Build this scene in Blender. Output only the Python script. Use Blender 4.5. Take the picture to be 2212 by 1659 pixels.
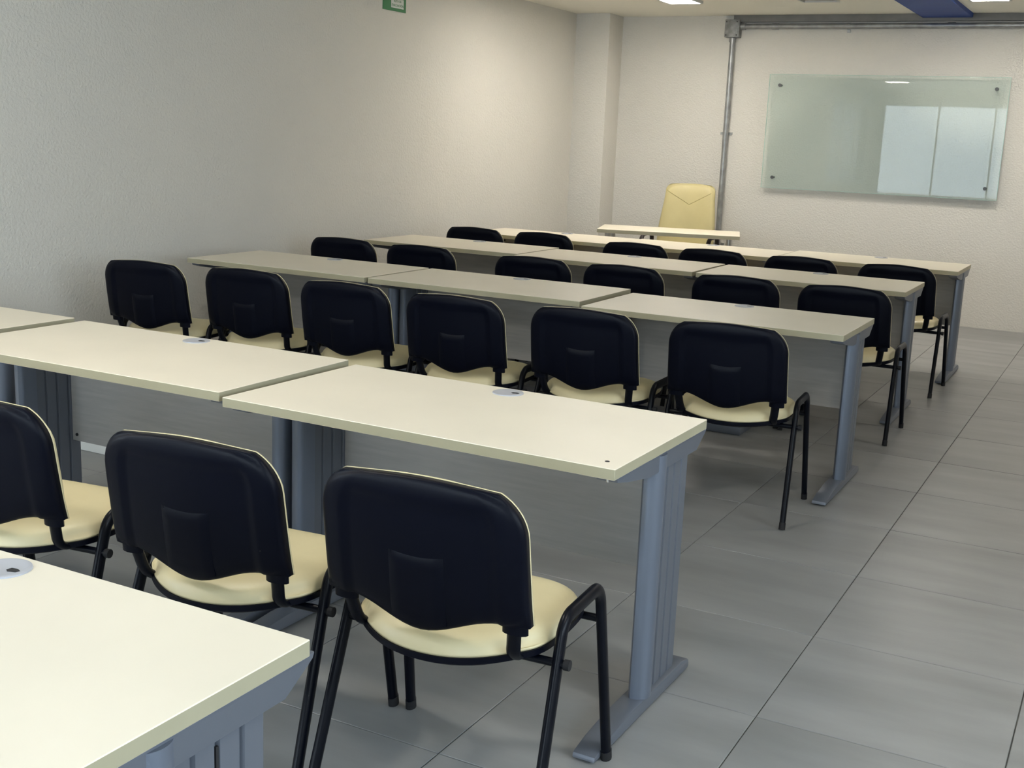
import bpy, bmesh, math, random
from mathutils import Vector, Matrix
random.seed(7)
SC = bpy.context.scene
for o in list(bpy.data.objects):
    bpy.data.objects.remove(o)
COL = SC.collection
pi = math.pi

# ------------------------------------------------------------------ camera
CAM_LOC = Vector((0.936, -1.0096, 1.5028))
YAW, PITCH, ROLL = math.radians(27.655), math.radians(11.914), math.radians(2.396)
f = Vector((-math.sin(YAW)*math.cos(PITCH), math.cos(YAW)*math.cos(PITCH), -math.sin(PITCH)))
r = f.cross(Vector((0, 0, 1))).normalized(); u = r.cross(f)
r2 = r*math.cos(ROLL) + u*math.sin(ROLL); u2 = -r*math.sin(ROLL) + u*math.cos(ROLL)
cd = bpy.data.cameras.new('camera'); cam = bpy.data.objects.new('camera', cd); COL.objects.link(cam)
m = Matrix((r2, u2, -f)).transposed().to_4x4(); m.translation = CAM_LOC
cam.matrix_world = m
cd.sensor_width = 36; cd.lens = 2557.07/2212*36; cd.clip_start = 0.05
SC.camera = cam

# ------------------------------------------------------------------ light
SKY_STRENGTH = 9.0
LAMP_STRENGTH = 50.0
w = bpy.data.worlds.new('sky'); SC.world = w; w.use_nodes = True
bg = w.node_tree.nodes['Background']; bg.inputs[0].default_value = (0.78, 0.89, 1.0, 1); bg.inputs[1].default_value = SKY_STRENGTH
vs = SC.view_settings
vs.view_transform = 'Standard'; vs.look = 'None'; vs.gamma = 1; vs.use_curve_mapping = False; vs.exposure = 0.70

# ------------------------------------------------------------------ materials
def mat(name, col, rough=.5, metal=0, bump=None, mix=None, spec=None, stretch=(1, 1, 1), coat=0, rnd=0):
    """procedural material: colour with noise variation (mix=(scale, amount)) and bump=(scale, strength, distance)"""
    m = bpy.data.materials.new(name); m.use_nodes = True
    nt = m.node_tree; b = nt.nodes['Principled BSDF']
    b.inputs['Base Color'].default_value = (*col, 1); b.inputs['Roughness'].default_value = rough; b.inputs['Metallic'].default_value = metal
    if spec is not None: b.inputs['Specular IOR Level'].default_value = spec
    if coat: b.inputs['Coat Weight'].default_value = coat
    tc = nt.nodes.new('ShaderNodeTexCoord'); mp = nt.nodes.new('ShaderNodeMapping'); mp.inputs['Scale'].default_value = stretch
    nt.links.new(tc.outputs['Object'], mp.inputs[0])
    last = None
    if mix:
        n = nt.nodes.new('ShaderNodeTexNoise'); n.inputs['Scale'].default_value = mix[0]; n.inputs['Detail'].default_value = 6
        nt.links.new(mp.outputs[0], n.inputs['Vector'])
        if rnd:
            n.noise_dimensions = '4D'; oi = nt.nodes.new('ShaderNodeObjectInfo')
            mu = nt.nodes.new('ShaderNodeMath'); mu.operation = 'MULTIPLY'; mu.inputs[1].default_value = 50
            nt.links.new(oi.outputs['Random'], mu.inputs[0]); nt.links.new(mu.outputs[0], n.inputs['W'])
        mr = nt.nodes.new('ShaderNodeMapRange'); mr.inputs[1].default_value = .3; mr.inputs[2].default_value = .7
        mr.inputs[3].default_value = 1-mix[1]; mr.inputs[4].default_value = 1+mix[1]
        nt.links.new(n.outputs['Fac'], mr.inputs[0])
        sc = nt.nodes.new('ShaderNodeVectorMath'); sc.operation = 'SCALE'; sc.inputs[0].default_value = col
        fac = mr.outputs[0]
        if rnd:
            m2 = nt.nodes.new('ShaderNodeMapRange'); m2.inputs[3].default_value = 1-rnd; m2.inputs[4].default_value = 1+rnd
            nt.links.new(oi.outputs['Random'], m2.inputs[0])
            m3 = nt.nodes.new('ShaderNodeMath'); m3.operation = 'MULTIPLY'
            nt.links.new(fac, m3.inputs[0]); nt.links.new(m2.outputs[0], m3.inputs[1]); fac = m3.outputs[0]
        nt.links.new(fac, sc.inputs['Scale']); nt.links.new(sc.outputs[0], b.inputs['Base Color'])
    if bump:
        n = nt.nodes.new('ShaderNodeTexNoise'); n.inputs['Scale'].default_value = bump[0]; n.inputs['Detail'].default_value = 4
        nt.links.new(mp.outputs[0], n.inputs['Vector'])
        bp = nt.nodes.new('ShaderNodeBump'); bp.inputs['Strength'].default_value = bump[1]; bp.inputs['Distance'].default_value = bump[2]
        nt.links.new(n.outputs['Fac'], bp.inputs['Height']); nt.links.new(bp.outputs[0], b.inputs['Normal'])
    return m

def emit(name, col, s):
    m = bpy.data.materials.new(name); m.use_nodes = True; nt = m.node_tree
    nt.nodes.remove(nt.nodes['Principled BSDF']); e = nt.nodes.new('ShaderNodeEmission')
    e.inputs[0].default_value = (*col, 1); e.inputs[1].default_value = s
    nt.links.new(e.outputs[0], nt.nodes['Material Output'].inputs[0]); return m

def glass(name, tint, refl, hue=None, haze=0.0):
    """thin pane: tinted transmission plus a fresnel reflection and a little milky diffuse"""
    m = bpy.data.materials.new(name); m.use_nodes = True; nt = m.node_tree
    nt.nodes.remove(nt.nodes['Principled BSDF'])
    t = nt.nodes.new('ShaderNodeBsdfTransparent'); t.inputs[0].default_value = (*tint, 1)
    g = nt.nodes.new('ShaderNodeBsdfGlossy'); g.inputs['Roughness'].default_value = 0.01
    fr = nt.nodes.new('ShaderNodeFresnel'); fr.inputs[0].default_value = refl
    mx = nt.nodes.new('ShaderNodeMixShader'); nt.links.new(fr.outputs[0], mx.inputs[0])
    base = t.outputs[0]
    if haze:
        d = nt.nodes.new('ShaderNodeBsdfDiffuse'); d.inputs[0].default_value = (*hue, 1)
        m2 = nt.nodes.new('ShaderNodeMixShader'); m2.inputs[0].default_value = haze
        nt.links.new(t.outputs[0], m2.inputs[1]); nt.links.new(d.outputs[0], m2.inputs[2]); base = m2.outputs[0]
    nt.links.new(base, mx.inputs[1]); nt.links.new(g.outputs[0], mx.inputs[2])
    nt.links.new(mx.outputs[0], nt.nodes['Material Output'].inputs[0]); return m

M = dict(
    wall=mat('wall_paint', (.66, .635, .585), .85, bump=(70, .9, .006), mix=(1.2, .02)),
    ceil=mat('ceiling_paint', (.84, .81, .72), .9, bump=(90, .3, .003)),
    tile=mat('floor_tile', (.262, .264, .262), .36, mix=(1.6, .16), bump=(30, .05, .002), stretch=(1, 4, 1), rnd=.04),
    grout=mat('grout', (.10, .098, .092), .95, mix=(8, .45)),
    top=mat('cream_laminate', (.78, .715, .59), .38, mix=(5, .02), bump=(220, .05, .0006)),
    edge=mat('edge_band', (.37, .34, .235), .5, mix=(9, .03)),
    panel=mat('grey_laminate', (.40, .385, .365), .55, mix=(7, .07), stretch=(1, 1, 12)),
    steel=mat('blue_grey_steel', (.17, .195, .25), .36, .45, bump=(400, .06, .0005)),
    steel2=mat('leg_panel_steel', (.15, .165, .20), .42, .35, bump=(400, .06, .0005)),
    grom=mat('grommet_plastic', (.40, .41, .45), .45, bump=(300, .03, .0005)),
    black=mat('black_plastic', (.0010, .0017, .0062), .42, spec=.13, bump=(260, .12, .0008)),
    tube=mat('black_tube', (.0012, .002, .0055), .34, spec=.18, bump=(120, .03, .0005)),
    rubber=mat('rubber', (.008, .008, .010), .8, bump=(90, .1, .0005)),
    vinyl=mat('cream_vinyl', (.67, .585, .36), .42, mix=(6, .05), bump=(24, .22, .004)),
    vinyl2=mat('yellow_cream_leather', (.50, .43, .215), .45, mix=(5, .06), bump=(30, .3, .004)),
    seam=mat('seam_thread', (.30, .25, .10), .8, bump=(50, .1, .001)),
    chrome=mat('brushed_chrome', (.55, .53, .50), .28, .9, bump=(200, .05, .0004)),
    standoff=mat('standoff_steel', (.09, .09, .09), .45, .7, bump=(200, .05, .0004)),
    galv=mat('galvanised_pipe', (.33, .335, .335), .38, .6, mix=(14, .22), bump=(60, .1, .001)),
    galvd=mat('grey_duct', (.20, .195, .19), .6, .1, mix=(10, .1)),
    cast=mat('cast_box', (.26, .26, .255), .5, .5, mix=(18, .35), bump=(60, .3, .002)),
    dark=mat('dark_gap', (.012, .012, .014), .8, bump=(50, .05, .0005)),
    blue=mat('blue_paint', (.010, .05, .27), .6, mix=(3, .05), bump=(60, .2, .002)),
    green=mat('sign_green', (.018, .17, .05), .5, mix=(6, .04)),
    white=mat('sign_white', (.55, .58, .55), .5, mix=(6, .03)),
    wframe=mat('white_frame', (.62, .62, .60), .5, mix=(6, .03)),
    red=mat('red_plastic', (.55, .03, .025), .5, mix=(20, .2)),
    lampoff=mat('unlit_diffuser', (.42, .41, .38), .6, mix=(4, .03)),
    trunk=mat('white_trunking', (.68, .68, .65), .6, mix=(6, .03)),
    brown=mat('dark_arm', (.018, .010, .012), .5, bump=(90, .1, .0008)),
    lamp=emit('lamp_diffuser', (1.0, .94, .84), LAMP_STRENGTH),
    board=glass('board_glass', (.93, .98, .96), 1.5, (.70, .84, .78), .20),
    gedge=mat('glass_edge', (.35, .52, .46), .2, mix=(6, .03)),
    pane=glass('window_glass', (.93, .95, .95), 1.45, (.75, .8, .82), .25),
)

# ------------------------------------------------------------------ mesh helpers
def mesh(name, V, F, mats, smooth=False, mi=None, angle=None):
    me = bpy.data.meshes.new(name); me.from_pydata([tuple(v) for v in V], [], F)
    for mm in (mats if isinstance(mats, (list, tuple)) else [mats]): me.materials.append(mm)
    if mi:
        for p_, i in zip(me.polygons, mi): p_.material_index = i
    bm = bmesh.new(); bm.from_mesh(me); bmesh.ops.recalc_face_normals(bm, faces=bm.faces)
    if angle is not None:
        for e in bm.edges: e.smooth = e.calc_face_angle(0) < math.radians(angle)
        smooth = True
    for fc in bm.faces: fc.smooth = smooth
    bm.to_mesh(me); bm.free(); return me

class G:
    """collects geometry for one mesh"""
    def __init__(s): s.V = []; s.F = []; s.mi = []
    def add(s, V, F, k=0):
        n = len(s.V); s.V += [Vector(v) for v in V]; s.F += [[i+n for i in q] for q in F]; s.mi += [k]*len(F); return s
    def box(s, x0, x1, y0, y1, z0, z1, k=0):
        return s.add([(x0, y0, z0), (x1, y0, z0), (x1, y1, z0), (x0, y1, z0), (x0, y0, z1), (x1, y0, z1), (x1, y1, z1), (x0, y1, z1)],
                     [(0, 3, 2, 1), (4, 5, 6, 7), (0, 1, 5, 4), (1, 2, 6, 5), (2, 3, 7, 6), (3, 0, 4, 7)], k)
    def sweep(s, P, ra, rb=None, up=(1, 0, 0), n=12, k=0, caps=True):
        """oval tube along path P; ra = half width along `up`, rb = the other one"""
        rb = rb or ra; P = [Vector(q) for q in P]; up = Vector(up); V = []; F = []
        for i, q in enumerate(P):
            t = (P[min(i+1, len(P)-1)]-P[max(i-1, 0)]).normalized()
            a = (up - t*up.dot(t)).normalized(); b = t.cross(a)
            for j in range(n):
                th = 2*pi*j/n; V.append(q + a*ra*math.cos(th) + b*rb*math.sin(th))
        for i in range(len(P)-1):
            for j in range(n): F.append((i*n+j, i*n+(j+1) % n, (i+1)*n+(j+1) % n, (i+1)*n+j))
        if caps: F.append(tuple(range(n))[::-1]); F.append(tuple(range((len(P)-1)*n, len(P)*n)))
        return s.add(V, F, k)
    def prism(s, pts, axis, a, b, k=0):
        """closed polygon pts (2D) extruded between a and b along axis"""
        n = len(pts)
        def q(p, c): return {'x': (c, p[0], p[1]), 'y': (p[0], c, p[1]), 'z': (p[0], p[1], c)}[axis]
        V = [q(p, a) for p in pts]+[q(p, b) for p in pts]
        F = [tuple(range(n))[::-1], tuple(range(n, 2*n))]+[(i, (i+1) % n, n+(i+1) % n, n+i) for i in range(n)]
        return s.add(V, F, k)
    def cyl(s, p0, p1, ra, n=16, k=0):
        d = Vector(p1)-Vector(p0); up = (0, 0, 1) if abs(d.normalized().z) < .9 else (1, 0, 0)
        return s.sweep([p0, p1], ra, ra, up, n, k)
    def mesh(s, name, mats, smooth=False, bevel=0, angle=None, seg=2):
        me = mesh(name, s.V, s.F, mats, smooth, s.mi, angle)
        if bevel:
            bm = bmesh.new(); bm.from_mesh(me)
            ed = [e for e in bm.edges if e.is_manifold and e.calc_face_angle(0) > .6]
            bmesh.ops.bevel(bm, geom=ed, offset=bevel, segments=seg, affect='EDGES', profile=.6)
            for fc in bm.faces: fc.smooth = True
            for e in bm.edges: e.smooth = e.calc_face_angle(0) < math.radians(32)
            bm.to_mesh(me); bm.free()
        return me

def obj(name, me, parent=None, loc=None, rz=0):
    o = bpy.data.objects.new(name, me); COL.objects.link(o)
    if loc is not None: o.location = loc
    o.rotation_euler.z = rz
    if parent is not None: o.parent = parent
    return o
def thing(name, label, cat, loc=(0, 0, 0), rz=0, group=None, me=None):
    o = obj(name, me, None, loc, rz); o['label'] = label; o['category'] = cat
    if group: o['group'] = group
    return o
def struct(name, me, label=None):
    o = obj(name, me); o['kind'] = 'structure'
    if label: o['label'] = label; o['category'] = name.split('_')[0]
    return o
def part(name, me, parent, label=None, loc=None):
    o = obj(name, me, parent, loc)
    if label: o['label'] = label
    return o
def copy_tree(o, parent=None):
    c = o.copy(); COL.objects.link(c)
    if parent is not None: c.parent = parent
    for ch in list(KIDS.get(o, [])) or [x for x in o.children]: copy_tree(ch, c)
    return c
KIDS = {}

# ------------------------------------------------------------------ room
XL, XR, YB, YF, ZC = -4.15, 3.0, -4.0, 10.04, 2.66
fl = struct('floor', G().box(XL-.1, XR+.1, YB-.1, YF+.1, -.16, -.0035).mesh('floor', M['grout']), 'grey floor of square tiles with thin dark joints'); del fl['category']
T = .6186; TX, TY = .1872, 1.9087
gap = .0016
tcache = {}
i0 = math.floor((XL-TX)/T); i1 = math.ceil((XR-TX)/T); j0 = math.floor((YB-TY)/T); j1 = math.ceil((YF-TY)/T)
for i in range(i0, i1):
    for j in range(j0, j1):
        x0 = max(TX+i*T, XL); x1 = min(TX+(i+1)*T, XR); y0 = max(TY+j*T, YB); y1 = min(TY+(j+1)*T, YF)
        wx, wy = round(x1-x0, 4), round(y1-y0, 4)
        if wx < .01 or wy < .01: continue
        if (wx, wy) not in tcache:
            a, b = wx/2-gap, wy/2-gap; c = .0012
            V = [(-a, -b, -.004), (a, -b, -.004), (a, b, -.004), (-a, b, -.004), (-a, -b, -c), (a, -b, -c), (a, b, -c), (-a, b, -c),
                 (-a+c, -b+c, 0), (a-c, -b+c, 0), (a-c, b-c, 0), (-a+c, b-c, 0)]
            F = [(0, 1, 5, 4), (1, 2, 6, 5), (2, 3, 7, 6), (3, 0, 4, 7), (4, 5, 9, 8), (5, 6, 10, 9), (6, 7, 11, 10), (7, 4, 8, 11), (8, 9, 10, 11), (3, 2, 1, 0)]
            tcache[(wx, wy)] = mesh('tile', V, F, M['tile'])
        part('tile', tcache[(wx, wy)], fl, loc=((x0+x1)/2, (y0+y1)/2, random.uniform(-.0004, .0002)))

struct('ceiling', G().box(XL-.1, XR+.1, YB-.1, YF+.1, ZC, ZC+.12).mesh('ceiling', M['ceil']))
LY0, LY1, LZ0, LZ1 = -3.7, -.35, .85, 2.35
struct('wall_left', G().box(XL-.15, XL, LY1, YF+.1, -.15, ZC+.1).box(XL-.15, XL, YB-.1, LY0, -.15, ZC+.1).box(XL-.15, XL, LY0, LY1, -.15, LZ0).box(XL-.15, XL, LY0, LY1, LZ1, ZC+.1).mesh('wall_left', M['wall']))
win2 = struct('window_2', None)
g = G(); n = 3
for k in range(n+1):
    y = LY0+(LY1-LY0)*k/n; g.box(XL-.10, XL-.04, max(y-.025, LY0), min(y+.025, LY1), LZ0, LZ1)
g.box(XL-.10, XL-.04, LY0, LY1, LZ0, LZ0+.05); g.box(XL-.10, XL-.04, LY0, LY1, LZ1-.05, LZ1)
part('window_frame', g.mesh('window_frame', M['wframe']), win2)
for k in range(n):
    a = LY0+(LY1-LY0)*k/n+.025; b = LY0+(LY1-LY0)*(k+1)/n-.025
    part('pane', G().box(XL-.073, XL-.067, a, b, LZ0+.05, LZ1-.05).mesh('pane', M['pane']), win2)
pl = bpy.data.lights.new('window_portal', 'AREA'); pl.shape = 'RECTANGLE'; pl.size = LZ1-LZ0; pl.size_y = LY1-LY0; pl.cycles.is_portal = True
po = bpy.data.objects.new('window_portal', pl); COL.objects.link(po); po.location = (XL-.13, (LY0+LY1)/2, (LZ0+LZ1)/2); po.rotation_euler = (0, -pi/2, 0)
struct('wall_front', G().box(XL-.1, XR+.1, YF, YF+.15, -.15, ZC+.1).mesh('wall_front', M['wall']))
RY0, RY1, RZ0, RZ1 = -3.4, 2.6, .95, 2.3
struct('wall_right', G().box(XR, XR+.15, RY1, YF+.1, -.15, ZC+.1).box(XR, XR+.15, YB-.1, RY0, -.15, ZC+.1).box(XR, XR+.15, RY0, RY1, -.15, RZ0).box(XR, XR+.15, RY0, RY1, RZ1, ZC+.1).mesh('wall_right', M['wall']))
win3 = struct('window_3', None)
g = G(); n = 4
for k in range(n+1):
    y = RY0+(RY1-RY0)*k/n; g.box(XR+.04, XR+.10, max(y-.025, RY0), min(y+.025, RY1), RZ0, RZ1)
g.box(XR+.04, XR+.10, RY0, RY1, RZ0, RZ0+.05); g.box(XR+.04, XR+.10, RY0, RY1, RZ1-.05, RZ1)
part('window_frame', g.mesh('window_frame', M['wframe']), win3)
for k in range(n):
    a = RY0+(RY1-RY0)*k/n+.025; b = RY0+(RY1-RY0)*(k+1)/n-.025
    part('pane', G().box(XR+.067, XR+.073, a, b, RZ0+.05, RZ1-.05).mesh('pane', M['pane']), win3)
pl = bpy.data.lights.new('window_portal', 'AREA'); pl.shape = 'RECTANGLE'; pl.size = RZ1-RZ0; pl.size_y = RY1-RY0; pl.cycles.is_portal = True
po = bpy.data.objects.new('window_portal', pl); COL.objects.link(po); po.location = (XR+.13, (RY0+RY1)/2, (RZ0+RZ1)/2); po.rotation_euler = (0, pi/2, 0)
# back wall with a wide window behind the camera
WX0, WX1, WZ0, WZ1 = -4.0, 2.3, .60, 2.42
g = G(); g.box(XL-.1, WX0, YB-.15, YB, -.15, ZC+.1); g.box(WX1, XR+.1, YB-.15, YB, -.15, ZC+.1)
g.box(WX0, WX1, YB-.15, YB, -.15, WZ0); g.box(WX0, WX1, YB-.15, YB, WZ1, ZC+.1)
struct('wall_back', g.mesh('wall_back', M['wall']))
win = struct('window_1', None)
g = G(); n = 6
for k in range(n+1):
    x = WX0+(WX1-WX0)*k/n; g.box(max(x-.018, WX0), min(x+.018, WX1), YB-.10, YB-.04, WZ0, WZ1)
g.box(WX0, WX1, YB-.10, YB-.04, WZ0, WZ0+.05); g.box(WX0, WX1, YB-.10, YB-.04, WZ1-.05, WZ1)
part('window_frame', g.mesh('window_frame', M['wframe']), win)
for k in range(n):
    a = WX0+(WX1-WX0)*k/n+.025; b = WX0+(WX1-WX0)*(k+1)/n-.025
    part('pane', G().box(a, b, YB-.073, YB-.067, WZ0+.05, WZ1-.05).mesh('pane', M['pane']), win)
pl = bpy.data.lights.new('window_portal', 'AREA'); pl.shape = 'RECTANGLE'; pl.size = WX1-WX0; pl.size_y = WZ1-WZ0; pl.cycles.is_portal = True
po = bpy.data.objects.new('window_portal', pl); COL.objects.link(po); po.location = ((WX0+WX1)/2, YB-.13, (WZ0+WZ1)/2); po.rotation_euler = (pi/2, 0, 0)
# corner pillar and blue ceiling band
struct('trim_1', G().box(XL-.01, -3.80, 9.72, YF+.01, -.05, ZC+.01).mesh('trim_1', M['wall'], bevel=.006))
struct('trim_2', G().box(-.995, -.585, YB, YF-.001, ZC-.035, ZC+.01).mesh('trim_2', M['blue'], bevel=.004))

# ------------------------------------------------------------------ ceiling lamps
S = .15
fr_me = G().box(-S, S, -S, -S+.018, -.022, 0).box(-S, S, S-.018, S, -.022, 0).box(-S, -S+.018, -S+.018, S-.018, -.022, 0).box(S-.018, S, -S+.018, S-.018, -.022, 0).mesh('lamp_frame', M['wframe'])
df_me = G().box(-S+.0182, S-.0182, -S+.0182, S-.0182, -.016, -.004).mesh('diffuser', M['lamp'])
do_me = G().box(-S+.0182, S-.0182, -S+.0182, S-.0182, -.012, -.004).mesh('diffuser', M['lampoff'])
LAMPS = [(-2.74, 8.74, 1, 'square ceiling lamp, lit, left of the blue ceiling band at the top edge'),
         (-.33, 8.84, 1, 'square ceiling lamp, lit, right of the blue ceiling band above the glass board'),
         (-1.60, 8.76, 0, 'square ceiling lamp, unlit, between the lit lamp and the blue ceiling band'),
         (-3.05, 7.80, 1, 'lit square ceiling lamp near the left wall above the two farthest desk rows'),
         (-3.15, -.57, 1, 'lit square ceiling lamp near the left wall behind the camera side desk row'),
         (-1.7, 1.3, 1, 'lit square ceiling lamp above the second desk row from the camera'),
         (1.15, 1.3, 1, 'lit square ceiling lamp above the aisle on the right'),
         
         (1.9, 5.6, 1, 'lit square ceiling lamp over the right part of the room'),
         (.93, 8.84, 1, 'added unseen square ceiling lamp brightening the front wall, right of the glass board'),  # extra lamp out of view, added to brighten the front wall
         (-1.95, 8.0, 1, 'added unseen square ceiling lamp above the farthest row, left of the blue band')]  # unseen lamp put in to lift the lower front wall
for x, y, on, lab in LAMPS:
    t = thing('ceiling_lamp', lab, 'lamp', (x, y, ZC), 0, 'square ceiling lamps')
    if y < -.5: t.scale = (1.5, 1.5, 1)
    part('lamp_frame', fr_me, t); part('diffuser', df_me if on else do_me, t)

# ------------------------------------------------------------------ conduit on the front wall
PX = -2.675; PR = .025; PY = YF-.034
bx = thing('junction_box', 'cast metal junction box where the vertical and horizontal pipes meet under the ceiling', 'box', (PX, YF, 2.535))
part('box_body', G().box(-.07, .07, -.085, 0, -.075, .085).mesh('box_body', M['cast'], bevel=.008), bx)
part('box_cover', G().box(-.06, .06, -.093, -.0855, -.065, .072).mesh('box_cover', M['cast'], bevel=.003), bx)
g = G()
for sx in (-1, 1):
    for sz in (-.055, .062): part('cover_screw', G().cyl((sx*.05, -.097, sz), (sx*.05, -.093, sz), .006, 8).mesh('cover_screw', M['dark']), bx)

vp = thing('conduit_pipe', 'grey metal conduit pipe running down the front wall behind the cream swivel chair', 'pipe', (PX, PY, 0))
part('pipe', G().cyl((0, 0, .005), (0, 0, 2.459), PR, 20).mesh('pipe', M['galv'], angle=40), vp)
for z in (1.59, .55):
    part('pipe_clamp', G().cyl((0, 0, z-.012), (0, 0, z+.012), PR+.004, 20).box(-.056, -.028, .018, .034, z-.012, z+.012).box(.028, .056, .018, .034, z-.012, z+.012).mesh('pipe_clamp', M['galv'], angle=40), vp)
part('pipe_collar', G().cyl((0, 0, 2.42), (0, 0, 2.457), PR+.006, 20).mesh('pipe_collar', M['galv'], angle=40), vp)
hz = 2.560
hp = thing('conduit_pipe', 'grey metal conduit pipe running level under the ceiling above the glass board', 'pipe', (0, PY, hz))
part('pipe', G().cyl((PX+.073, 0, 0), (XR-.01, 0, 0), PR-.001, 20).mesh('pipe', M['galv'], angle=40), hp)
for x in (-1.62, .2, 1.9):
    part('pipe_clamp', G().cyl((x-.012, 0, 0), (x+.012, 0, 0), PR+.003, 20).box(x-.012, x+.012, .016, .034, -.055, -.027).mesh('pipe_clamp', M['galv'], angle=40), hp)
part('pipe_collar', G().cyl((PX+.073, 0, 0), (PX+.115, 0, 0), PR+.006, 20).mesh('pipe_collar', M['galv'], angle=40), hp)
for x in (-2.28, -.75): part('pipe_coupling', G().cyl((x-.03, 0, 0), (x+.03, 0, 0), PR+.003, 20).mesh('pipe_coupling', M['galv'], angle=40), hp)
thing('cable_duct', 'flat grey duct along the ceiling edge above the level pipe', 'duct', (0, YF, ZC),
      me=G().box(PX+.0, XR-.01, -.05, -.0005, -.062, -.0005).mesh('cable_duct', M['galvd'], bevel=.003))

# ------------------------------------------------------------------ glass board
BX0, BX1, BZ0, BZ1 = -2.285, -.225, 1.115, 2.135
bd = thing('glass_board', 'large clear greenish glass writing board mounted on the front wall', 'board', ((BX0+BX1)/2, YF-.055, (BZ0+BZ1)/2))
hw, hh = (BX1-BX0)/2, (BZ1-BZ0)/2
g = G(); g.add([(-hw, 0, -hh), (hw, 0, -hh), (hw, 0, hh), (-hw, 0, hh)], [(0, 1, 2, 3)])
part('glass_pane', g.mesh('glass_pane', M['board']), bd)
e = .003
g = G().box(-hw-e, -hw, -.004, .004, -hh-e, hh+e).box(hw, hw+e, -.004, .004, -hh-e, hh+e).box(-hw, hw, -.004, .004, -hh-e, -hh).box(-hw, hw, -.004, .004, hh, hh+e)
part('glass_edge', g.mesh('glass_edge', M['gedge']), bd)
for sx in (-1, 1):
    for sz in (-1, 1):
        x = sx*(hw-.10); z = sz*(hh-.095)
        part('standoff', G().cyl((x, -.018, z), (x, -.003, z), .015, 16).cyl((x, .001, z), (x, .0545, z), .010, 12).mesh('standoff', M['standoff'], angle=40), bd)

# ------------------------------------------------------------------ evacuation sign on the left wall
sg = thing('exit_sign', 'green evacuation sign with white arrow high on the left wall', 'sign', (XL, 6.58, 2.492))
SW, SH = .15, .14      # half sizes
part('sign_plate', G().box(.0005, .006, -SW, SW, -SH, SH).mesh('sign_plate', M['green'], bevel=.001), sg)
g = G(); X = .0075
def flat(pts): g.prism(pts, 'x', .0062, X)
# arrow pointing left (towards -y) and the pale caption band
flat([(-.128, .046), (-.045, .125), (-.045, .112), (.117, .112), (.117, -.036), (-.045, -.036)])
part('arrow', g.mesh('arrow', M['white']), sg)
part('caption_band', G().box(.0062, .0072, -.048, .117, -.118, -.052).mesh('caption_band', M['white']), sg)
def text_mesh(s, size, mname):
    c = bpy.data.curves.new('txt', 'FONT'); c.body = s; c.size = size; c.align_x = 'CENTER'; c.align_y = 'CENTER'; c.extrude = .0004
    o = bpy.data.objects.new('txt', c); COL.objects.link(o)
    dg = bpy.context.evaluated_depsgraph_get(); me = bpy.data.meshes.new_from_object(o.evaluated_get(dg))
    bpy.data.objects.remove(o); me.materials.clear(); me.materials.append(M[mname]); return me
for s, z, sz in (('RUTA DE', -.069, .024), ('EVACUACIÓN', -.099, .024)):
    o = part('lettering', text_mesh(s, sz, 'green'), sg, loc=(.0078, .035, z)); o.rotation_euler = (pi/2, 0, pi/2)

# ------------------------------------------------------------------ desks
DW, DD = 1.20, .625
def grid_sheet(fn, nu, nv):
    return [fn(-1+2*i/nu, j/nv) for j in range(nv+1) for i in range(nu+1)]

def leg_section():
    # plan outline (x = thickness, y = depth) of the ribbed leg panel behind the round column, grooves on both faces
    pts = []; h = .016
    ys = [.318]
    out = [(h, .318)]
    for gy in (.392, .441, .492):
        out += [(h, gy-.006), (h-.007, gy-.003), (h-.007, gy+.003), (h, gy+.006)]
    out += [(h, .538), (h-.006, .546)]
    back = [(-x, y) for x, y in reversed(out)]
    return out+back
def make_leg(sx):
    # sx = +1 right leg
    col = G()
    n = 18
    pts = [(-.0165*sx, .352), (-.0165*sx, .300), (-.010*sx, .288)]
    for k in range(n+1):
        a = math.radians(-95+170*k/n); pts.append((sx*(-.002+.038*math.cos(a)), .322+.040*math.sin(a)))
    pts.append((.0155*sx, .366))
    col.prism(pts, 'z', .045, .715)
    column = col.mesh('leg_column', M['steel'], angle=40)
    panel = G().prism(leg_section(), 'z', .045, .715).mesh('leg_panel', M['steel2'], angle=30)
    slot = G().prism([(.0125*sx, .4385), (.0165*sx, .4385), (.0165*sx, .4435), (.0125*sx, .4435)], 'z', .10, .655).mesh('cable_slot', M['dark'])
    br = G().prism([(.03, .722), (.645, .722), (.640, .712), (.575, .672), (.24, .672), (.10, .694), (.035, .708)], 'x', -.028, .028).mesh('top_bracket', M['steel2'], bevel=.003)
    # foot: low bar with rounded, sloping tips
    fo = G(); prof = [(-.012, .006), (-.008, .020), (.06, .034), (.20, .046), (.58, .046), (.632, .034), (.640, .018), (.636, .006)]
    fo.prism(prof, 'x', -.031, .031)
    foot = fo.mesh('foot_bar', M['steel2'], bevel=.006)
    gl = [G().cyl((0, y_, 0), (0, y_, .008), .018, 14).mesh('foot_glide', M['rubber'], angle=40) for y_ in (.03, .60)]
    return column, panel, slot, br, foot, gl
LEGM = {s: make_leg(s) for s in (1, -1)}
top_me = G().box(-DW, 0, 0, DD, .7225, .7500).mesh('tabletop', [M['top'], M['edge']], bevel=.0014, seg=1)
for p_ in top_me.polygons:
    if abs(p_.normal.z) < .5: p_.material_index = 1
mod_me = G().box(-DW+.047, -.047, .506, .522, .326, .7222).mesh('modesty_panel', M['panel'], bevel=.001, seg=1)
gx, gy = -DW/2-.0, .566
rim = G(); n = 28; rr = .047
V = []; F = []
prof = [(rr, .7500), (rr-.001, .7525), (rr-.006, .7535), (rr-.009, .7530)]
for k in range(n):
    for q in prof: V.append((gx+q[0]*math.cos(2*pi*k/n), gy+q[0]*math.sin(2*pi*k/n), q[1]))
L = len(prof)
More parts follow.
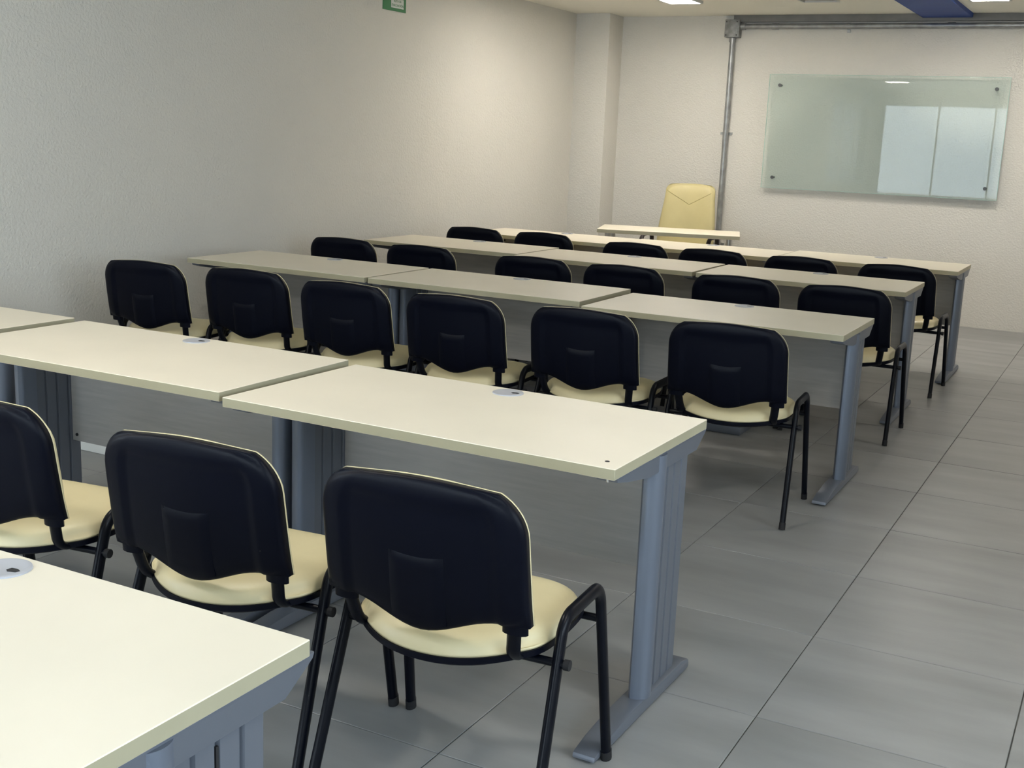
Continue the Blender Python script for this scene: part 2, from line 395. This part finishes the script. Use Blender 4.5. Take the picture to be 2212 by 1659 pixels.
for k in range(n):
    for q in range(L-1): F.append((k*L+q, ((k+1) % n)*L+q, ((k+1) % n)*L+q+1, k*L+q+1))
F.append(tuple(k*L+L-1 for k in range(n))); rim.add(V, F)
grom_me = rim.mesh('cable_grommet', M['grom'], angle=30)
slot_me = G().prism([(gx+.012, gy-.004), (gx+.020, gy-.009), (gx+.034, gy-.004), (gx+.036, gy+.004), (gx+.026, gy+.008), (gx+.014, gy+.006)], 'z', .7531, .7537).mesh('grommet_slot', M['dark'])
bolt_me = {}
for s in (1, -1):
    x = -.105 if s > 0 else -DW+.072
    bolt_me[s] = [G().cyl((x, .503, zz), (x, .5065, zz), .006, 10).mesh('panel_screw', M['dark']) for zz in (.350, .66)]
def make_desk():
    t = thing('training_desk', 'x', 'desk')
    tp = part('tabletop', top_me, t)
    gr = part('cable_grommet', grom_me, t, 'light grey round plastic cable grommet near the far edge')
    part('grommet_slot', slot_me, gr)
    part('modesty_panel', mod_me, t)
    for bm_ in bolt_me[-1]: part('panel_screw', bm_, t)
    for s in (1, -1):
        x = -.034 if s > 0 else -DW+.034
        c, p_, sl, b, fo, gl = LEGM[s]
        lg = part('leg', p_, t, loc=(x, 0, 0))
        part('leg_column', c, lg); part('top_bracket', b, lg); part('foot_bar', fo, lg); [part('foot_glide', q_, lg) for q_ in gl]
    return t
def tree(root):
    out = [root]
    return out
proto_desk = make_desk()
bpy.context.view_layer.update()
DESKS = [
 ('A', -.087, -.302, .750, -.003, 'nearest desk, cream top cut off by the bottom left corner of the photo'),
 ('Bl', -2.614, 1.530, .750, 0, 'left desk of the second row, only its right corner showing at the left edge'),
 ('Bm', -1.306, 1.491, .757, .006, 'middle desk of the second row, grommet behind, two chairs in front on the left'),
 ('Br', -.074, 1.451, .751, -.014, 'right desk of the second row, with the full blue-grey ribbed leg in the foreground'),
 ('Cl', -2.562, 3.985, .753, .002, 'leftmost desk of the third row, touching the left wall side behind two chairs'),
 ('Cm', -1.351, 4.002, .750, .002, 'middle desk of the third row, its right end overlapping the next desk'),
 ('Cr', -.107, 3.926, .742, .002, 'right desk of the third row, beside the tiled aisle, grommet standing proud'),
 ('Dl', -2.618, 5.764, .748, 0, 'leftmost desk of the fourth row, dark bracket showing against the wall'),
 ('Dm', -1.400, 5.690, .747, .001, 'middle desk of the fourth row, between two desk joints'),
 ('Dr', -.169, 5.670, .748, .003, 'right desk of the fourth row, end leg standing by the tiled aisle'),
 ('El', -2.519, 7.000, .745, 0, 'leftmost desk of the farthest student row, in front of the small teacher desk'),
 ('Em', -1.315, 7.035, .745, 0, 'middle desk of the farthest student row, behind the teacher desk legs'),
 ('Er', -.097, 7.120, .749, 0, 'right desk of the farthest student row, nearest to the front wall corner on the right'),
]
rows = {'A': 'desks in the nearest row', 'B': 'desks in the second row', 'C': 'desks in the third row', 'D': 'desks in the fourth row', 'E': 'desks in the farthest row'}
def copy_rec(o, parent, kids):
    c = o.copy(); COL.objects.link(c)
    if parent is not None: c.parent = parent
    for ch in kids[o.name]: copy_rec(ch, c, kids)
    return c
def kidmap(root):
    km = {}
    def rec(o):
        km[o.name] = [x for x in o.children]
        for x in km[o.name]: rec(x)
    rec(root); return km
km = kidmap(proto_desk); DOBJ = {}
for n_, (code, x, y, z, rt, lab) in enumerate(DESKS):
    o = proto_desk if n_ == 0 else copy_rec(proto_desk, None, km)
    o.location = (x, y, 0); o.rotation_euler = (0, 0, rt); o.scale = (1, 1, z/.75)
    o['label'] = lab; o['group'] = 'cream topped training desks'; DOBJ[code] = o
for lg in [c_ for c_ in DOBJ['A'].children if c_.name.startswith('leg')]:
    part('cable_slot', LEGM[1][2] if lg.location.x > -.5 else LEGM[-1][2], lg, 'dark open cable slot')
# small dark cap and bright screw at the near right corner of the foreground desk
part('cap', G().cyl((-.045, .055, .7499), (-.045, .055, .7506), .006, 10).mesh('cap', M['dark']), DOBJ['Br'], 'small dark cap on the near corner')
part('corner_screw', G().cyl((-.025, .018, .712), (-.025, .018, .7226), .004, 8).mesh('corner_screw', M['chrome']), DOBJ['Br'], 'shiny screw under the near corner')

# ------------------------------------------------------------------ visitor chairs
def sstep(a, b, x):
    t = max(0, min(1, (x-a)/(b-a))); return t*t*(3-2*t)
ZT = .811
def back_pt(uu, vv, inset=0.0):
    """centre surface of the backrest: uu -1..1 across, vv 0..1 up"""
    au = abs(uu)
    zb = .462 + .045*sstep(.0, .72, au) + inset
    zt = ZT - .012*au**2 - inset
    z = zb+(zt-zb)*vv
    hwid = .243-.006*(z-.5)/.32 - inset
    rc = .105
    zz = z-(ZT-inset-rc)
    if zz > 0: hwid -= rc-math.sqrt(max(rc*rc-zz*zz, 0))*1.0
    rb = .012
    x = uu*hwid
    zz = (z-.5)/.30
    lean = -.222-.052*max(zz, 0)**.8 + (.10*(.5-z) if z < .5 else 0)
    y = lean - (.034-.016*max(0, min(1, zz)))*(1-(x/.243)**2)
    return x, y, z
def edge_e(uu, vv):
    return max(abs(uu), abs(2*vv-1))
def slab(fn, dback, dfront, nu=36, nv=26):
    """closed shell between two offset sheets of the same outline"""
    us = [math.sin(pi/2*(-1+2*i/nu)) if False else (-1+2*i/nu) for i in range(nu+1)]
    def sp(t):   # denser near the borders
        return t-.10*math.sin(2*pi*t)/1.0*.8
    us = [2*sp(i/nu)-1 for i in range(nu+1)]; vs_ = [(1-math.cos(pi*j/nv))/2 for j in range(nv+1)]
    V = []; F = []
    for side in (0, 1):
        for vv in vs_:
            for uu in us:
                x, y, z = fn(uu, vv)
                V.append((x, y + (dback(uu, vv) if side == 0 else dfront(uu, vv)), z))
    N = (nu+1)*(nv+1)
    for j in range(nv):
        for i in range(nu):
            a = j*(nu+1)+i; F.append((a, a+1, a+nu+2, a+nu+1)); F.append((N+a, N+a+nu+1, N+a+nu+2, N+a+1))
    for i in range(nu):
        F.append((i, N+i, N+i+1, i+1)); a = nv*(nu+1)+i; F.append((a, a+1, N+a+1, N+a))
    for j in range(nv):
        a = j*(nu+1); F.append((a, a+nu+1, N+a+nu+1, N+a)); a += nu; F.append((a, N+a, N+a+nu+1, a+nu+1))
    return V, F
def rnd(uu, vv, p_=6):
    e1 = min(1, (abs(uu)**p_+abs(2*vv-1)**p_)**(1/p_)*1.0); return math.sqrt(max(0, 1-e1**(p_*1.2)))
def shell_back(uu, vv):
    relief = .008*sstep(.72, .77, abs(uu))*1 + .007*sstep(.82, .855, vv)*(1-sstep(.72, .77, abs(uu)))
    return -.006-.012*rnd(uu, vv, 9)-relief
V, F = slab(lambda a, b: back_pt(a, b), shell_back, lambda a, b: .006)
g = G(); g.add(V, F)
shell_me = g.mesh('back_shell', M['black'], smooth=True)
V, F = slab(lambda a, b: back_pt(a, b, -.0005), lambda a, b: .0058, lambda a, b: .010+.032*rnd(a, b, 5), 28, 20)
g = G(); g.add(V, F); cush_me = g.mesh('back_cushion', M['vinyl'], smooth=True)
# raised centre plate on the shell
V = []; F = []; nu, nv = 10, 12
for side in (0, 1):
    for j in range(nv+1):
        for i in range(nu+1):
            uu = -.27+.54*i/nu; vv = .03+.47*j/nv
            x, y, z = back_pt(uu, vv)
            ed = min(i, nu-i) == 0 or j == nv or j == 0
            V.append((x, y-.0180-(.0060 if not ed else 0) if side else y-.012, z))
N = (nu+1)*(nv+1)
for j in range(nv):
    for i in range(nu):
        a = j*(nu+1)+i; F.append((N+a, N+a+1, N+a+nu+2, N+a+nu+1)); F.append((a, a+nu+1, a+nu+2, a+1))
for i in range(nu):
    F.append((i, i+1, N+i+1, N+i)); a = nv*(nu+1)+i; F.append((a, N+a, N+a+1, a+1))
for j in range(nv):
    a = j*(nu+1); F.append((a, N+a, N+a+nu+1, a+nu+1)); a += nu; F.append((a, a+nu+1, N+a+nu+1, N+a))
plate_me = mesh('centre_plate', V, F, M['black'], angle=35)
# boots where the back tubes enter the shell
boot_me = {}; btube_me = {}; sidef_me = {}; cap_me = {}
def arc(c, r, a0, a1, n=8):   # in the y-z plane
    return [(c[0]+r*math.cos(a0+(a1-a0)*k/n), c[1]+r*math.sin(a0+(a1-a0)*k/n)) for k in range(n+1)]
def fillet(P, rad, n=7):
    """round the inner corners of a polyline of (y, z)"""
    P = [Vector((a, b)) for a, b in P]; out = [P[0]]
    for i in range(1, len(P)-1):
        a, b, c = P[i-1], P[i], P[i+1]; rr_ = rad[i-1]
        d1 = (a-b).normalized(); d2 = (c-b).normalized(); ang = d1.angle(d2); t = rr_/math.tan(ang/2)
        p1 = b+d1*t; p2 = b+d2*t; bis = (d1+d2).normalized(); ce = b+bis*(rr_/math.sin(ang/2))
        v1 = p1-ce; v2 = p2-ce; tot = v1.angle_signed(v2)
        for k in range(n+1):
            th = -tot*k/n; out.append(ce+Vector((v1.x*math.cos(th)-v1.y*math.sin(th), v1.x*math.sin(th)+v1.y*math.cos(th))))
    out.append(P[-1]); return [(q.x, q.y) for q in out]
for s in (1, -1):
    xb = s*.205
    g = G(); g.sweep([(xb, -.236, .556), (xb, -.229, .520), (xb, -.2265, .493), (xb, -.226, .486)], .030, .0135, (1, 0, 0), 14); boot_me[s] = g.mesh('boot', M['black'], angle=50)
    pts = fillet([(-.232, .53), (-.196, .408), (.13, .408)], [.055])
    btube_me[s] = G().sweep([(s*(.205 - .02*min(1, max(0, (.50-b)/.1))), a, b) for a, b in pts], .0165, .0110, (1, 0, 0), 12).mesh('back_tube', M['tube'], angle=60)
    pts = fillet([(-.262, .012), (-.095, .480), (.132, .480), (.212, .012)], [.055, .055], 8)
    xs = s*.262
    sidef_me[s] = G().sweep([(xs + s*.014*(1-b/.48), a, b) for a, b in pts], .0120, .0175, (1, 0, 0), 14).mesh('side_frame', M['tube'], angle=60)
    cap_me[s] = [G().sweep([(xs+s*.014, y_, 0), (xs+s*.0135, y_+dy, .026)], .0130, .0188, (1, 0, 0), 12).mesh('foot_cap', M['rubber'], angle=50) for y_, dy in ((-.266, .009), (.214, -.004))]
g = G()
g.cyl((-.262, -.128, .392), (.287, -.128, .392), .0095, 12)
rear_bar_me = g.mesh('cross_bar', M['tube'], angle=50)
front_bar_me = G().cyl((-.262, .146, .392), (.262, .146, .392), .0095, 12).mesh('cross_bar', M['tube'], angle=50)
barcap_me = G().cyl((.281, -.128, .392), (.294, -.128, .392), .0120, 12).mesh('bar_cap', M['rubber'], angle=50)
def seat_pt(uu, vv, k=0.0):
    au = abs(uu)
    yb = -.262+.105*au**2.2 + k; yf = .205-.040*au**3 - k
    y = yb+(yf-yb)*vv
    hwid = (.240-k)*(1-.10*abs(2*vv-1)**5)
    if vv > .5: hwid *= 1-.05*((vv-.5)*2)**2
    return uu*hwid, y
def seat_slab(k, zlo, zhi, nu=28, nv=24):
    def sp(t): return t-.08*math.sin(2*pi*t)
    V = []; F = []
    for side in (0, 1):
        for j in range(nv+1):
            for i in range(nu+1):
                uu = 2*sp(i/nu)-1; vv = sp(j/nv); x, y = seat_pt(uu, vv, k)
                V.append((x, y, zhi(uu, vv, x, y) if side else zlo(uu, vv, x, y)))
    N = (nu+1)*(nv+1)
    for j in range(nv):
        for i in range(nu):
            a = j*(nu+1)+i; F.append((N+a, N+a+1, N+a+nu+2, N+a+nu+1)); F.append((a, a+nu+1, a+nu+2, a+1))
    for i in range(nu):
        F.append((i, i+1, N+i+1, N+i)); a = nv*(nu+1)+i; F.append((a, N+a, N+a+1, a+1))
    for j in range(nv):
        a = j*(nu+1); F.append((a, N+a, N+a+nu+1, a+nu+1)); a += nu; F.append((a, a+nu+1, N+a+nu+1, N+a))
    return V, F
def sag(x, y): return -.016*(1-(x/.24)**2)*sstep(.05, -.25, y) - .012*sstep(.12, .21, y)
V, F = seat_slab(0, lambda a, b, x, y: .398+.012*(1-rnd(a, b, 5))+sag(x, y), lambda a, b, x, y: .424+sag(x, y))
g = G(); g.add(V, F); pan_me = g.mesh('seat_pan', M['black'], angle=50)
V, F = seat_slab(.004, lambda a, b, x, y: .4242+sag(x, y), lambda a, b, x, y: .430+.042*rnd(a, b, 5)+sag(x, y)-.010*math.exp(-((x/.13)**2+((y+.02)/.12)**2)))
g = G(); g.add(V, F); seat_me = g.mesh('seat_cushion', M['vinyl'], smooth=True)
def make_chair():
    t = thing('visitor_chair', 'x', 'chair')
    part('seat_cushion', seat_me, t, 'cream vinyl seat cushion'); part('seat_pan', pan_me, t)
    sh = part('back_shell', shell_me, t, 'black plastic back shell'); part('centre_plate', plate_me, sh)
    part('back_cushion', cush_me, t, 'cream vinyl back cushion')
    for s in (1, -1):
        part('boot', boot_me[s], sh); part('back_tube', btube_me[s], t)
        sf = part('side_frame', sidef_me[s], t)
        for c_ in cap_me[s]: part('foot_cap', c_, sf)
    rb = part('cross_bar', rear_bar_me, t); part('bar_cap', barcap_me, rb); part('cross_bar', front_bar_me, t)
    return t
pc = make_chair(); bpy.context.view_layer.update(); km = kidmap(pc)
CH = [
 ('B4', -0.329, 1.26, 0.065, 'nearest chair, right one at the foreground desk, legs reaching the bottom edge'),
 ('B3', -0.922, 1.207, 0.09, 'second chair from the right in the nearest row, behind the corner of the nearest desk'),
 ('B2', -1.633, 1.187, .120, 'chair cut off by the left edge, above the nearest desk'),
 ('B1', -2.215, 1.150, .120, 'chair outside the left edge, only front leg tips showing above the nearest desk'),
 ('C1', -3.49, 3.624, 0.13, 'leftmost chair of the six in the third row, against the bare left wall'),
 ('C2', -2.92, 3.737, 0.082, 'second chair from the left in the third row, in front of the desk end'),
 ('C3', -2.278, 3.678, 0.046, 'third chair from the left in the third row'),
 ('C4', -1.68, 3.663, 0.041, 'fourth chair from the left in the third row, behind the foreground desk grommet'),
 ('C5', -1.075, 3.7, 0.03, 'fifth chair from the left in the third row, red scrap on its seat'),
 ('C6', -0.481, 3.752, 0.072, 'rightmost chair of the third row, its slanting rear leg out on the tiled aisle'),
 ('D1', -3.617, 5.486, 0.086, 'leftmost chair back in the fourth row, standing alone before the left wall'),
 ('D2', -3.013, 5.478, 0.057, 'second chair back from the left in the fourth row'),
 ('D3', -2.215, 5.43, 0.08, 'third chair back from the left in the fourth row'),
 ('D4', -1.636, 5.44, 0.047, 'fourth chair back from the left in the fourth row, above the desk overlap'),
 ('D5', -0.985, 5.44, 0.062, 'fifth chair back from the left in the fourth row, behind the proud grommet'),
 ('D6', -0.387, 5.437, 0.007, 'rightmost chair of the fourth row, legs on the tiled aisle'),
 ('E1', -3.505, 7.011, 0.04, 'leftmost chair back in the farthest row, low against the left wall'),
 ('E2', -2.935, 7.049, 0, 'second chair back from the left in the farthest row'),
 ('E3', -2.145, 6.862, 0.03, 'third chair back from the left in the farthest row, below the teacher desk'),
 ('E4', -1.58, 6.86, 0, 'fourth chair back from the left in the farthest row, below the conduit pipe'),
 ('E5', -0.991, 6.868, 0.005, 'fifth chair back from the left in the farthest row'),
 ('E6', -0.382, 6.868, -0.02, 'rightmost and farthest chair on the aisle side, cream seat and legs in view'),
]
for n_, (code, x, y, rt, lab) in enumerate(CH):
    o = pc if n_ == 0 else copy_rec(pc, None, km)
    o.location = (x, y, 0); o.rotation_euler = (0, 0, rt); o['label'] = lab; o['group'] = 'black and cream visitor chairs at the desks'

# ------------------------------------------------------------------ teacher desk
td = thing('teacher_desk', 'small cream topped teacher desk on round metal legs facing the class', 'desk', (-3.150, 8.215, 0), math.radians(17.5))
TW, TDp = 1.19, .58
tt = G().box(0, TW, 0, TDp, .718, .750).mesh('tabletop', [M['top'], M['edge']], bevel=.002, seg=1)
for p_ in tt.polygons:
    if abs(p_.normal.z) < .5: p_.material_index = 1
part('tabletop', tt, td)
for x in (.085, TW-.085):
    for y in (.09, TDp-.09):
        lg = part('leg', G().cyl((x, y, .03), (x, y, .7178), .026, 18).mesh('leg', M['chrome'], angle=40), td)
        part('levelling_foot', G().cyl((x, y, 0), (x, y, .03), .020, 16).mesh('levelling_foot', M['rubber'], angle=40), lg)
bpy.context.view_layer.update()

# ------------------------------------------------------------------ teacher chair (faces the class, -y)
tc = thing('swivel_chair', 'high backed cream leather swivel chair behind the teacher desk', 'chair', (-2.755, 9.15, 0), math.radians(6))
def tb(uu, vv):
    z = .50+.625*vv
    hwid = .266-.036*sstep(.25, .95, vv)
    rc = .06; zz = z-(1.125-rc)
    if zz > 0: hwid -= rc-math.sqrt(max(rc*rc-zz*zz, 0))
    x = uu*hwid; return x, .24+.12*vv-.03*(1-(uu)**2)*0 + .03*uu*uu*-1, z - .006*uu*uu
V, F = slab(tb, lambda a, b: -.005-.045*rnd(a, b, 6), lambda a, b: .030*rnd(a, b, 6)+.002, 30, 26)
g = G(); g.add(V, F); part('backrest', g.mesh('backrest', M['vinyl2'], smooth=True), tc)
def seam_line(pts):
    P = []
    for i in range(len(pts)-1):
        for k in range(12):
            a = pts[i]; b = pts[i+1]; t_ = k/12; uu = a[0]+(b[0]-a[0])*t_; vv = a[1]+(b[1]-a[1])*t_
            x, y, z = tb(uu, vv); P.append((x, y-.005-.045*rnd(uu, vv, 6)-.0005, z))
    return P
part('seam', G().sweep(seam_line([(-.94, .90), (.02, .70), (.94, .90)]), .0022, .0022, (0, 0, 1), 6).mesh('seam', M['seam']), tc, 'V shaped stitched seam')
def ts(uu, vv, k=0):
    return uu*.255*(1-.08*abs(2*vv-1)**5), -.25+.50*vv
V = []; F = []; nu = nv = 18
for side in (0, 1):
    for j in range(nv+1):
        for i in range(nu+1):
            uu = -1+2*i/nu; vv = j/nv; x, y = ts(uu, vv)
            V.append((x, y, .46+.075*rnd(uu, vv, 5) if side else .445))
N = (nu+1)*(nv+1)
for j in range(nv):
    for i in range(nu):
        a = j*(nu+1)+i; F.append((N+a, N+a+1, N+a+nu+2, N+a+nu+1)); F.append((a, a+nu+1, a+nu+2, a+1))
for i in range(nu):
    F.append((i, i+1, N+i+1, N+i)); a = nv*(nu+1)+i; F.append((a, N+a, N+a+1, a+1))
for j in range(nv):
    a = j*(nu+1); F.append((a, N+a, N+a+nu+1, a+nu+1)); a += nu; F.append((a, a+nu+1, N+a+nu+1, N+a))
g = G(); g.add(V, F); part('seat_cushion', g.mesh('seat_cushion', M['vinyl2'], smooth=True), tc)
for s in (1, -1):
    pts = fillet([(.20, .47), (.20, .665), (-.17, .665), (-.17, .47)], [.06, .09], 7)
    part('armrest', G().sweep([(s*(.305 if b > .5 else .285), a, b) for a, b in pts], .020, .013, (1, 0, 0), 10).mesh('armrest', M['brown'], angle=60), tc, 'dark curved armrest')
part('gas_column', G().cyl((0, 0, .11), (0, 0, .30), .032, 16).cyl((0, 0, .30), (0, 0, .42), .020, 16).box(-.12, .12, -.12, .16, .42, .444).mesh('gas_column', M['tube'], angle=40), tc)
for k in range(5):
    a = 2*pi*k/5+.3; c_, s_ = math.cos(a), math.sin(a)
    sp_ = part('base_arm', G().sweep([(c_*.02, s_*.02, .12), (c_*.16, s_*.16, .105), (c_*.29, s_*.29, .075)], .022, .014, (-s_, c_, 0), 10).mesh('base_arm', M['tube'], angle=50), tc)
    px, py = c_*.285, s_*.285
    part('caster', G().cyl((px-s_*.022, py+c_*.022, .028), (px-s_*.006, py+c_*.006, .028), .028, 14).cyl((px+s_*.006, py-c_*.006, .028), (px+s_*.022, py-c_*.022, .028), .028, 14).cyl((px, py, .03), (px, py, .075), .008, 8).mesh('caster', M['rubber'], angle=40), sp_)

# ------------------------------------------------------------------ small things on the floor
thing('cable_raceway', 'low dark grey metal cable box on the floor behind the rightmost third row chair', 'cable box', (-1.55, 5.015, 0),
      me=G().box(-.75, .75, -.11, .11, 0, .045).mesh('cable_raceway', M['steel2'], bevel=.006))
thing('floor_trunking', 'white cable trunking strip on the floor under the second row desks at left', 'trunking', (-3.55, 2.78, 0),
      me=G().prism([(-.05, 0), (-.045, .062), (.045, .062), (.05, 0)], 'x', -.58, .70).mesh('floor_trunking', M['trunk'], bevel=.004))
bm = bmesh.new(); bmesh.ops.create_icosphere(bm, subdivisions=2, radius=.013)
for v in bm.verts: v.co = Vector((v.co.x*1.0, v.co.y*.8, max(v.co.z*.9, -.007)))*(1+.12*random.random())
me = bpy.data.meshes.new('red_scrap'); bm.to_mesh(me); bm.free(); me.materials.append(M['red'])
thing('red_scrap', 'small red scrap on the left seat edge of the fifth third row chair', 'scrap', (-1.275, 3.660, .462), me=me)
